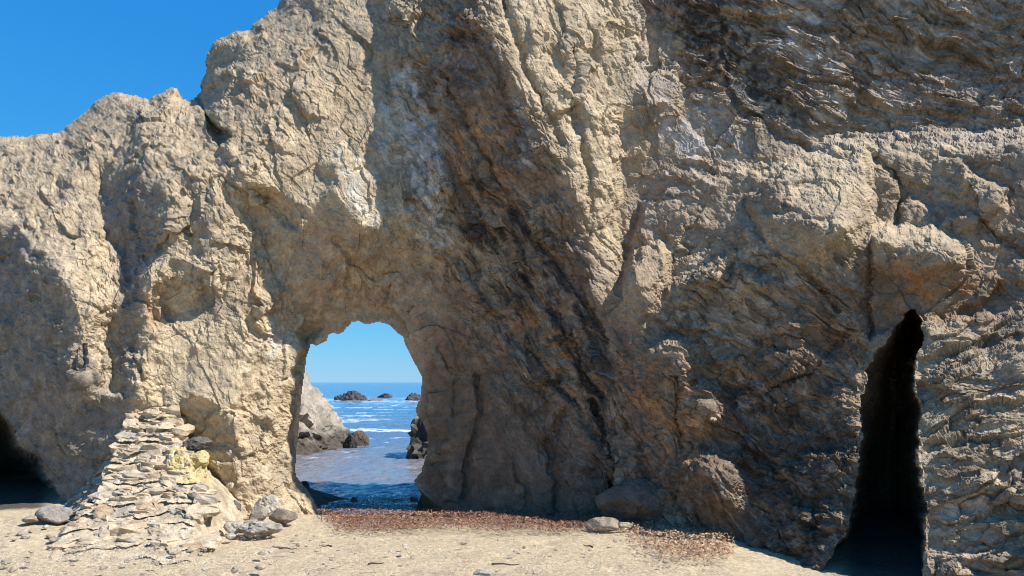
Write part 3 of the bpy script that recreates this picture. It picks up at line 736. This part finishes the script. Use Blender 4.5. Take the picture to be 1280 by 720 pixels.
wc = mixc(wc, (0.20, 0.18, 0.17), sstep(28, 19, y) * sstep(12.5, 17, y) * (0.75 + 0.6 * foamn))  # brown held back by the shore, painting the shaded water bluer
streak = fbm(np.stack([WP[:, 0] * 0.16, WP[:, 1] * 0.42, 0 * y], 1), 4, 530, 0.6)
foam = sstep(.16, .30, streak + foamn * .5) * sstep(85, 70, y) * sstep(19, 27, y) * 0.85
foam = np.maximum(foam, sstep(.22, .5, foamn) * sstep(40, 28, y) * .55 * sstep(13.5, 17, y))
foam = np.maximum(foam, sstep(-.15, .2, foamn + .6 * streak) * np.exp(-((y - 84) / 13) ** 2))
wc = mixc(wc, (0.85, 0.87, 0.88), np.clip(foam, 0, 1) * .9)
ii = np.arange(X.size).reshape(X.shape)
sq = np.stack([ii[:-1, :-1], ii[:-1, 1:], ii[1:, 1:], ii[1:, :-1]], 2).reshape(-1, 4)
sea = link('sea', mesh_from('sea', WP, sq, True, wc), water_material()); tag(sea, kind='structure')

# ----------------------------------------------------------------- loose rocks
ICO = {}
def ico(n):
    if n not in ICO:
        bm = bmesh.new(); bmesh.ops.create_icosphere(bm, subdivisions=n, radius=1.0)
        ICO[n] = (np.array([v.co[:] for v in bm.verts], f32), np.array([[v.index for v in f.verts] for f in bm.faces], np.int32)); bm.free()
    return ICO[n]

def rock_mesh(name, dims, seed, planes=None, n=4, rough=0.06, tint=((.36, .33, .29), (.24, .22, .20)), freq=2.0, facets=16, vein=None, base=None):
    """an angular stone: a ball cut by planes, then broken up by noise; dims are half sizes"""
    V, Fc = ico(n)
    r = np.random.default_rng(seed)
    d = np.array(dims, f32)
    nrm = r.normal(size=(facets, 3)); nrm /= np.linalg.norm(nrm, axis=1)[:, None]
    dist = r.uniform(0.72, 0.98, facets)
    rad = np.full(len(V), 1.15)
    for k in range(facets):
        c = V @ nrm[k]
        rad = np.where(c > 0.05, np.minimum(rad, dist[k] / np.maximum(c, 0.05)), rad)
    Pv = V * rad[:, None] * d
    if planes is not None:
        dirs = V * d; dirs /= np.linalg.norm(dirs, axis=1)[:, None]
        rr = np.linalg.norm(Pv, axis=1) * 1.6
        for pn, pd in planes:
            pn = np.array(pn, float); pn /= np.linalg.norm(pn); c = dirs @ pn
            rr = np.where(c > 0.03, np.minimum(rr, pd / np.maximum(c, 0.03)), rr)
        Pv = dirs * rr[:, None]
    size = float(np.mean(d))
    q = (Pv / size * freq + seed * 7.1).astype(f32)
    nn = Pv / (np.linalg.norm(Pv, axis=1)[:, None] + 1e-9)
    vv = voro(q * 1.3, seed); v3 = voro(q * 4, seed + 1)
    disp = rough * size * (1.6 * vv[:, 2] + .5 * v3[:, 2] + .9 * fbm(q * 1.2, 5, seed, .6))
    Pv = Pv + nn * disp[:, None]
    t = sstep(-.3, .3, fbm(q * 1.1, 4, seed + 9))[:, None]
    C = np.array(tint[0], f32) * (1 - t) + np.array(tint[1], f32) * t
    if vein is not None:
        C = mixc(C, vein, sstep(.06, .0, np.abs(fbm(q * np.array([1.6, .6, .8], f32), 3, seed + 3))) * .8)
    if base is not None: C = base(Pv, C, fbm(q * 2, 3, seed + 4))
    return mesh_from(name, Pv, Fc, False, C)

def rock(name, loc, dims, seed, label, cat, group=None, rz=0, **kw):
    o = link(name, rock_mesh(name, dims, seed, **kw), M_CLIFF)
    o.location = loc; o.rotation_euler = (0, 0, rz)
    return tag(o, label, cat, group)

def wet(zw, depth, colr=(.06, .052, .045)):
    def f(Pv, C, n): return mixc(C, colr, sstep(zw + depth, zw, Pv[:, 2] + n * depth))
    return f

# beyond the arch
rock('sea_rock', (-7.0, 23.0, -0.4), (3.6, 2.4, 3.0), 11, 'big pale grey rock sloping into the water just beyond the arch', 'rock',
     planes=[((.83, -.1, .56), 1.5), ((-.05, -.9, .42), 1.7), ((.45, -.75, .45), 1.95), ((0, 0, 1), 3.2), ((-1, 0, .2), 3.0), ((0, 1, .2), 2.2)],
     n=6, rough=.05, freq=5, tint=((.38, .33, .27), (.27, .235, .19)), vein=(.46, .42, .36), base=wet(.35, .45, (.09, .075, .06)))
p = at(449, 553, 25.2); rock('wet_rock', (p[0], p[1], WL + .06), (.36, .3, .32), 12, 'small dark brown wet rock at the foot of the big pale sea rock', 'rock', n=5, tint=((.13, .09, .065), (.08, .065, .055)))
p = at(438, 556, 24.0); rock('wet_rock', (p[0], p[1], WL + .05), (.2, .2, .36), 17, 'black narrow rock wedged between the pale sea rock and the brown wet rock', 'rock', n=4, tint=((.07, .06, .055), (.05, .045, .04)))
rock('sea_rock', (-1.62, 20.6, -0.3), (1.2, .9, 1.6), 13, 'dark jagged rock standing in the water against the right jamb of the arch', 'rock',
     planes=[((-1, -.1, .14), 1.03), ((-.3, -1, .2), .75), ((-.3, 0, 1), 1.15), ((.3, -.2, 1), 1.5)], n=5, rough=.085, freq=2.6,
     tint=((.17, .15, .13), (.075, .07, .066)), base=lambda Pv, C, n: mixc(C, (.34, .30, .24), sstep(.75, 1.0, Pv[:, 2] + n * .3)))  # pale sunlit top painted into the colour
for (u, vb, wpx, hpx, sd, lab) in ((439, 500, 34, 12, 21, 'dark broken rock with a peaked top in the surf far out'), (424, 499.5, 16, 7, 22, 'low dark rock left of the peaked rock in the surf'),
                                   (452, 500, 18, 8, 26, 'sloping dark rock right of the peaked rock in the surf'), (481, 496.5, 22, 5, 23, 'flat dark rock farthest out behind the line of surf'),
                                   (517, 500, 24, 10, 24, 'dark rock in the surf beside the right edge of the arch opening'), (469, 500.5, 26, 3, 25, 'low pale reef barely showing above the foam')):
    d = (EYE - WL) * F / (vb - HORIZON); px = d / F; p = at(u, vb, d)
    rock('reef_rock', (p[0], p[1], WL), (wpx * px * .40, wpx * px * .35, hpx * px * .85), sd, lab, 'rock', 'dark rocks out in the surf', n=4, rough=.13, freq=1.8, facets=9,
         tint=((.10, .095, .095), (.055, .052, .055)) if sd != 25 else ((.25, .22, .19), (.16, .14, .12)))

# boulders on the beach
def on_ground(u, v):
    d = EYE * F / (v - HORIZON)
    for _ in range(4):
        p = at(u, v, d); z = ground_z(np.array([p[0]]), np.array([p[1]]))[0]
        d = (EYE - z) * F / (v - HORIZON)
    return at(u, v, d)
def stone(u, v, wpx, hpx, sd, lab, name='stone', cat='stone', group=None, deep=.8, sink=.35, **kw):
    """a stone whose foot shows at pixel (u, v), wpx wide and hpx high in the photo"""
    p = on_ground(u, v); px = p[1] / F
    w, h = wpx * px / 2, hpx * px
    return rock(name, (p[0], p[1] + w * deep * .6, p[2] + h * (.5 - sink * .5)), (w, w * deep, h * (.5 + sink * .5)), sd, lab, cat, group, **kw)
BROWNST = ((.26, .21, .165), (.19, .155, .125)); GREYST = ((.37, .33, .28), (.27, .24, .205)); PALEST = ((.50, .46, .41), (.38, .35, .31)); TANST = ((.42, .35, .26), (.34, .28, .21))
stone(797, 652, 92, 48, 31, 'large brown boulder leaning on the cliff foot with a sunlit top corner', 'boulder', 'boulder', n=5, tint=((.22, .17, .125), (.17, .135, .105)), facets=9, rough=.05)
stone(757, 660, 40, 10, 32, 'pale wedge-shaped stone lying on sand at the shadow edge', n=4, tint=((.33, .275, .21), (.27, .225, .17)), facets=8, rough=.03)
stone(781, 660, 15, 7, 33, 'small blunt pale stone touching the wedge-shaped stone', n=3, tint=TANST, facets=8, rough=.03)
stone(62, 650, 38, 16, 34, 'rounded grey boulder in the mouth of the dark hollow', 'boulder', 'boulder', n=4, tint=((.33, .30, .27), (.27, .24, .21)), facets=12, rough=.025)
stone(35, 652, 22, 7, 35, 'flat tan stone left of the rounded boulder at the dark hollow', n=3, tint=TANST)
stone(378, 621, 18, 17, 36, 'dark wet rock at the foot of the left jamb in the arch', n=3, tint=((.13, .125, .13), (.09, .085, .09)))
stone(267, 647, 30, 10, 41, 'flat light grey slab lying on rubble by the arch leg', n=3, tint=GREYST)
stone(291, 641, 18, 14, 42, 'upright dark grey stone in the rubble by the arch leg', n=3, tint=((.2, .19, .175), (.14, .13, .12)))
stone(319, 634, 36, 9, 43, 'long low grey stone under the arch leg', n=3, tint=GREYST)
stone(334, 640, 30, 20, 44, 'white streaked rock jammed against the arch leg', n=4, tint=((.52, .48, .42), (.34, .31, .27)), rough=.09)
stone(351, 652, 34, 15, 45, 'smooth brown-grey stone wedged at the toe of the arch leg', n=4, tint=BROWNST, rough=.02)
stone(321, 650, 22, 16, 46, 'squat mid-grey stone in front of the white streaked rock', n=3, tint=GREYST)
stone(318, 668, 52, 15, 47, 'wide low pale grey rock spread at the front of the rubble', n=4, tint=((.44, .40, .34), (.31, .28, .24)), rough=.1)
stone(292, 664, 26, 12, 48, 'small pale stone left of the wide low rock', n=3, tint=PALEST)
stone(275, 655, 20, 8, 49, 'thin tan stone in front of the flat grey slab', n=3, tint=TANST)
stone(605, 719, 26, 5, 50, 'flat white-edged slate chip on the sand at the bottom edge', n=3, tint=PALEST)
stone(517, 626, 10, 5, 51, 'small dark stone on seaweed at the right of the arch floor', n=3, tint=GREYST)
stone(442, 627, 9, 6, 52, 'grey stone on the shaded floor in the middle of the arch', n=3, tint=GREYST)
stone(518, 634, 7, 4, 53, 'tiny pale stone at the shadow line in the arch', n=3, tint=PALEST)

# stones lying about on the sand
rs = np.random.default_rng(77)
protos = {}
KIND = {'tan': TANST, 'grey': GREYST, 'white': PALEST}
SHAPE = ['flat', 'rounded', 'angular', 'wedge-shaped']
used_labels = {}
def scatter_stones(boxes, count, smin, smax, seed0, word):
    for i in range(count):
        u0, v0, u1, v1, where = boxes[rs.integers(len(boxes))]
        u, v = rs.uniform(u0, u1), rs.uniform(v0, v1); px = rs.uniform(smin, smax); big_ = 'larger' if px > (smin + smax) / 2 else 'small'
        k = ['tan', 'grey', 'white'][rs.choice(3, p=[.6, .25, .15])]; vr = int(rs.integers(4))
        for _ in range(60):                 # no two alike in one spot
            if (big_, vr, k, where) not in used_labels: break
            k = ['tan', 'grey', 'white'][rs.integers(3)]; vr = int(rs.integers(4)); px = rs.uniform(smin, smax); big_ = 'larger' if px > (smin + smax) / 2 else 'small'
        used_labels[(big_, vr, k, where)] = 1
        key = (k, vr, seed0)
        if key not in protos:
            protos[key] = rock_mesh('stone', (1, (.8, .9, .7, .6)[vr], (.32, .6, .55, .45)[vr]), seed0 + len(protos), n=2, rough=(.06, .05, .12, .09)[vr], tint=KIND[k], facets=(12, 18, 6, 5)[vr])
            protos[key].materials.append(M_CLIFF)
        o = bpy.data.objects.new(word, protos[key]); COL.objects.link(o)
        p = on_ground(u, v); sz = px * p[1] / F
        o.location = (p[0], p[1], p[2] + sz * .12); o.scale = (sz, sz, sz * rs.uniform(.7, 1.1)); o.rotation_euler = (rs.uniform(-.2, .2), rs.uniform(-.2, .2), rs.uniform(0, 6.3))
        tag(o, '%s %s %s %s lying %s' % (big_, SHAPE[vr], k, word, where), word, '%ss lying %s' % (word, where))
scatter_stones([(0, 656, 70, 690, 'at the left edge of the beach'), (0, 690, 120, 718, 'in the lower left corner of the sand'), (120, 690, 250, 718, 'below the foot of the ramp'),
                (215, 640, 262, 690, 'along the right flank of the ramp'), (262, 640, 350, 676, 'among the rubble by the arch leg'), (250, 680, 350, 715, 'on the sand in front of the rubble')], 58, 2.2, 7, 600, 'stone')
scatter_stones([(350, 665, 520, 719, 'on open sand in front of the arch'), (520, 670, 700, 719, 'on open sand in mid beach'), (700, 670, 900, 719, 'on open sand before the boulder')], 45, 1.5, 4.0, 700, 'pebble')

# ----------------------------------------------------------------- ramp of stacked slabs
RW = [(513, 170, 204, 9.42), (525, 158, 211, 9.32), (540, 150, 214, 9.18), (560, 143, 216, 9.0), (590, 134, 234, 8.72), (610, 124, 244, 8.5), (630, 112, 246, 8.28), (650, 92, 244, 8.05), (670, 75, 240, 7.75), (695, 60, 236, 7.35)]
RWa = np.array(RW, float)
def ramp_row(v): return [np.interp(v, RWa[:, 0], RWa[:, k]) for k in (1, 2, 3)]
ramp = bpy.data.objects.new('stone_ramp', None); COL.objects.link(ramp)
rb = at(160, 690, 7.4); ramp.location = (rb[0], rb[1], 0)
tag(ramp, 'crumbling ramp of stacked pale stone slabs leaning on the left cliff', 'stone ramp')
ORI = np.array([rb[0], rb[1], 0])
def slab_mesh(seed):
    bm = bmesh.new(); bmesh.ops.create_cube(bm, size=1.0)
    bmesh.ops.subdivide_edges(bm, edges=bm.edges[:], cuts=2, use_grid_fill=True)
    V = np.array([v.co[:] for v in bm.verts], f32); Fc = np.array([[v.index for v in f.verts] for f in bm.faces], np.int32); bm.free()
    r = np.random.default_rng(seed)
    sph = V / np.linalg.norm(V, axis=1)[:, None] * .62
    V = V * .55 + sph * np.array([1, 1, .85], f32) * .45
    V = V + r.uniform(-.055, .055, V.shape).astype(f32) + np.stack([fbm(V * 1.5 + seed, 2, seed), fbm(V * 1.5 + seed, 2, seed + 1), fbm(V * 1.5 + seed, 2, seed + 2)], 1) * .26
    t = r.choice(5, p=[.34, .26, .16, .12, .12])
    base = np.array([(.56, .46, .33), (.52, .42, .30), (.44, .33, .22), (.52, .38, .28), (.44, .38, .31)][t], f32)
    C = base * (1 + .2 * fbm(V * 3 + seed, 3, seed + 5)[:, None])
    me = mesh_from('slab', V, Fc, False, C); me.materials.append(M_CLIFF); return me
SLABS = [slab_mesh(800 + k) for k in range(16)]
v = 516.0; n_slab = 0
while v < 690:
    ul, ur, d = ramp_row(v)
    px = d / F
    u = ul + rs.uniform(-4, 6)
    th = rs.uniform(7.5, 13)
    ur2 = ur if (v < 562 or v > 608) else min(ur, 214)
    while u < ur2 - 4:
        w = rs.uniform(12, 34) * (1 if v > 540 else .75)
        if v > 640 and rs.random() < .45: u += w; continue
        o = bpy.data.objects.new('slab', SLABS[rs.integers(16)]); COL.objects.link(o); o.parent = ramp
        q = at(u + w / 2, v, d - rs.uniform(-.02, .07)) - ORI
        q[1] += .12
        o.location = q; o.scale = (w * px * 1.15, rs.uniform(.26, .36), th * px * rs.uniform(1.05, 1.7))
        o.rotation_euler = (rs.uniform(-.2, .2), rs.normal(0, .1), rs.uniform(-.4, .4))
        n_slab += 1; u += w * rs.uniform(.86, 1.0)
    v += th * rs.uniform(.78, .95)
# the yellow block, the dark slab and the pale cap stone
def ramp_stone(nm, u, v, d, dims, sd, lab, **kw):
    o = link(nm, rock_mesh(nm, dims, sd, **kw), M_CLIFF, ramp); o.location = at(u, v, d) - ORI; o['label'] = lab
YEL = ((.60, .49, .22), (.54, .44, .28))
ramp_stone('block', 230, 588, 8.95, (.19, .24, .24), 91, 'yellow stained block at the right side of the ramp', n=5, tint=YEL, facets=9, rough=.12, vein=(.5, .42, .28))
ramp_stone('block', 248, 576, 8.93, (.11, .14, .11), 92, 'jutting yellow knob on the yellow block', n=4, tint=YEL, rough=.08)
ramp_stone('slab', 249, 554, 9.0, (.165, .16, .062), 93, 'dark grey slab capping the yellow block', n=4, tint=((.10, .095, .085), (.16, .145, .125)), rough=.08)
ramp_stone('block', 190, 517, 9.35, (.12, .13, .065), 94, 'pale cap stone on the top of the ramp', n=4, tint=((.54, .44, .31), (.48, .38, .28)))
ramp_stone('block', 166, 521, 9.33, (.085, .12, .075), 95, 'pinkish stone beside the cap stone', n=4, tint=((.42, .28, .22), (.46, .36, .28)))
# bed of earth and mortar under the slabs
vv_ = np.linspace(514, 712, 200); tt_ = np.linspace(-.4, 1.5, 150)
bedP = []
for v_ in vv_:
    ul, ur, d = ramp_row(v_)
    if v_ > 695: d = 7.35 - (v_ - 695) * .014
    o_ = np.clip(np.maximum(-tt_, tt_ - 1), 0, None)
    dd = d - .10 + o_ * np.where(tt_ < 0, 5.0, 3.2) + o_ ** 2 * 1.5
    uu = ul + (ur - ul) * tt_
    a, b = ray(uu, np.full_like(uu, v_))
    bedP.append(np.stack([a * dd, dd, EYE + b * dd], 1))
bedP = np.concatenate(bedP).astype(f32)
lay = bedP[:, 2] * 11 + 1.2 * fbm(bedP * 2.5, 3, 852); bedP[:, 1] += .10 * (lay - np.floor(lay)) + .16 * fbm(bedP * np.array([4, 4, 9], f32) + 9, 4, 851, .65); bedP[:, 2] += .03 * fbm(bedP * 6, 4, 850, .6)
bi = np.arange(len(vv_) * len(tt_)).reshape(len(vv_), len(tt_))
bq = np.stack([bi[:-1, :-1], bi[1:, :-1], bi[1:, 1:], bi[:-1, 1:]], 2).reshape(-1, 4)
bc = mixc(np.tile(np.array([[.55, .46, .34]], f32), (len(bedP), 1)), (.40, .33, .24), sstep(-.1, .3, fbm(bedP * 4, 4, 860)))
bdp = CT * bedP[:, 1] + ST * (bedP[:, 2] - EYE); bu = 640 + F * bedP[:, 0] / bdp; bv_ = 360 - F * (-ST * bedP[:, 1] + CT * (bedP[:, 2] - EYE)) / bdp
bc = mixc(bc, (.58, .48, .24), sstep(-6, 10, sdf(bu, bv_, [(206, 566), (262, 560), (264, 608), (240, 622), (206, 606)])) * .8)
link('mortar_bed', mesh_from('mortar_bed', bedP - ORI.astype(f32), bq, False, bc), M_CLIFF, ramp)

# ----------------------------------------------------------------- litter on the beach
def leaf_material():
    m, N, L, p = nodes_of('dry_litter')
    a = N.new('ShaderNodeVertexColor'); a.layer_name = 'stone'
    L.new(a.outputs[0], p.inputs['Base Color']); p.inputs['Roughness'].default_value = .8; p.inputs['Specular IOR Level'].default_value = .15
    return m
M_LEAF = leaf_material()
def litter(name, polys, n, lmin, lmax, aspect, pal, seed, lift=.012, tilt=.5):
    r = np.random.default_rng(seed)
    U, V = [], []
    while sum(map(len, U)) < n:
        poly = polys[r.integers(len(polys))]; pp = np.array(poly[0])
        # spread evenly over the polygon in image pixels, then set on the ground
        u = r.uniform(pp[:, 0].min(), pp[:, 0].max(), 4000); v = r.uniform(pp[:, 1].min(), pp[:, 1].max(), 4000)
        s = sdf(u, v, poly[0]); ok = r.random(4000) < sstep(-poly[1], poly[1], s) * poly[2]
        U.append(u[ok]); V.append(v[ok])
    u = np.concatenate(U)[:n]; v = np.concatenate(V)[:n]
    d = EYE * F / (v - HORIZON)
    for _ in range(6):
        a, b = ray(u, v); z = ground_z(a * d, d); d = np.clip((EYE - z) * F / (v - HORIZON), 3, 14)
    a, b = ray(u, v); c = np.stack([a * d, d, EYE + b * d], 1)
    g = c.astype(f32); c[:, 2] += .03 * fbm(g * 2.0, 3, 400) + lift * r.uniform(.1, 1.6, n)
    ln = r.uniform(lmin, lmax, n); wd = ln * aspect * r.uniform(.6, 1.4, n); an = r.uniform(0, 6.283, n)
    ti, to = r.normal(0, tilt, n), r.normal(0, tilt, n)
    ex = np.stack([np.cos(an), np.sin(an), ti], 1); ex /= np.linalg.norm(ex, axis=1)[:, None]
    ey = np.stack([-np.sin(an), np.cos(an), to], 1); ey /= np.linalg.norm(ey, axis=1)[:, None]
    ex *= (ln / 2)[:, None]; ey *= (wd / 2)[:, None]
    up = np.zeros((n, 3)); up[:, 2] = ln * r.uniform(-.05, .2, n)
    vs_ = np.stack([c - ex, c - ex * .1 - ey + up, c + ex, c + ex * .1 + ey + up], 1).reshape(-1, 3)
    f_ = np.arange(n * 4).reshape(n, 4)
    tri = np.concatenate([f_[:, [0, 1, 3]], f_[:, [1, 2, 3]]])
    pal = np.array(pal, f32); C = pal[r.integers(len(pal), size=n)] * r.uniform(.75, 1.2, (n, 1))
    o = link(name, mesh_from(name, vs_, tri, False, np.repeat(C, 4, 0)), M_LEAF); tag(o, kind='stuff'); return o
WEED = [[(395, 622), (520, 619), (600, 638), (760, 644), (800, 652), (700, 664), (560, 656), (470, 664), (420, 658), (398, 640)], 11, 1.0]
BANK = [[(770, 648), (850, 646), (912, 660), (918, 694), (880, 700), (830, 694), (790, 668)], 15, .9]
litter('leaf_bank', [BANK], 3200, .02, .06, .3, [(.40, .26, .16), (.34, .19, .11), (.47, .35, .23), (.26, .14, .085), (.44, .30, .19)], 3)
litter('seaweed_litter', [WEED], 19000, .018, .06, .2, [(.22, .10, .06), (.28, .15, .09), (.17, .085, .055), (.36, .23, .15), (.30, .17, .11), (.12, .07, .05)], 1)
litter('pale_leaf_litter', [[[(330, 655), (420, 652), (560, 650), (700, 655), (900, 660), (905, 695), (960, 722), (0, 722), (0, 690), (250, 668)], 10, 1.0]], 34000, .006, .018, .5,
       [(.54, .44, .31), (.57, .48, .35), (.50, .40, .28), (.52, .43, .31), (.46, .36, .25), (.60, .52, .40), (.34, .26, .18)], 2, .006, .28)
def twig(u, v, lpx, ang, lab):
    p = on_ground(u, v); ln = lpx * p[1] / F
    k = 7; pts = [Vector((math.cos(ang) * ln * (i / k - .5), math.sin(ang) * ln * (i / k - .5), .012 + .006 * math.sin(i * .9) + .002 * rs.uniform(-1, 1))) for i in range(k + 1)]
    V, Fq = [], []
    for i, q in enumerate(pts):
        r_ = .009 * (1 - .6 * i / k)
        for j in range(6):
            th = j / 6 * 6.283; V.append((q.x - math.sin(ang) * r_ * math.cos(th), q.y + math.cos(ang) * r_ * math.cos(th), q.z + r_ * math.sin(th)))
    for i in range(k):
        for j in range(6): Fq.append((i * 6 + j, i * 6 + (j + 1) % 6, i * 6 + 6 + (j + 1) % 6, i * 6 + 6 + j))
    o = link('twig', mesh_from('twig', V, Fq, False, np.tile(np.array([[.07, .05, .04]], f32), (len(V), 1))), M_LEAF); o.location = p
    tag(o, lab, 'twig')
twig(360, 687, 22, .1, 'dark forked-looking twig on the pale sand below the arch leg')
twig(632, 707, 34, .05, 'long dark twig lying near the bottom edge of the sand')
twig(408, 684, 14, 2.8, 'short dark twig right of the twig below the arch leg')
twig(470, 706, 20, .4, 'thin dark twig in the middle of the open sand')
twig(735, 684, 16, 2.2, 'small dark twig on the sand below the brown boulder')
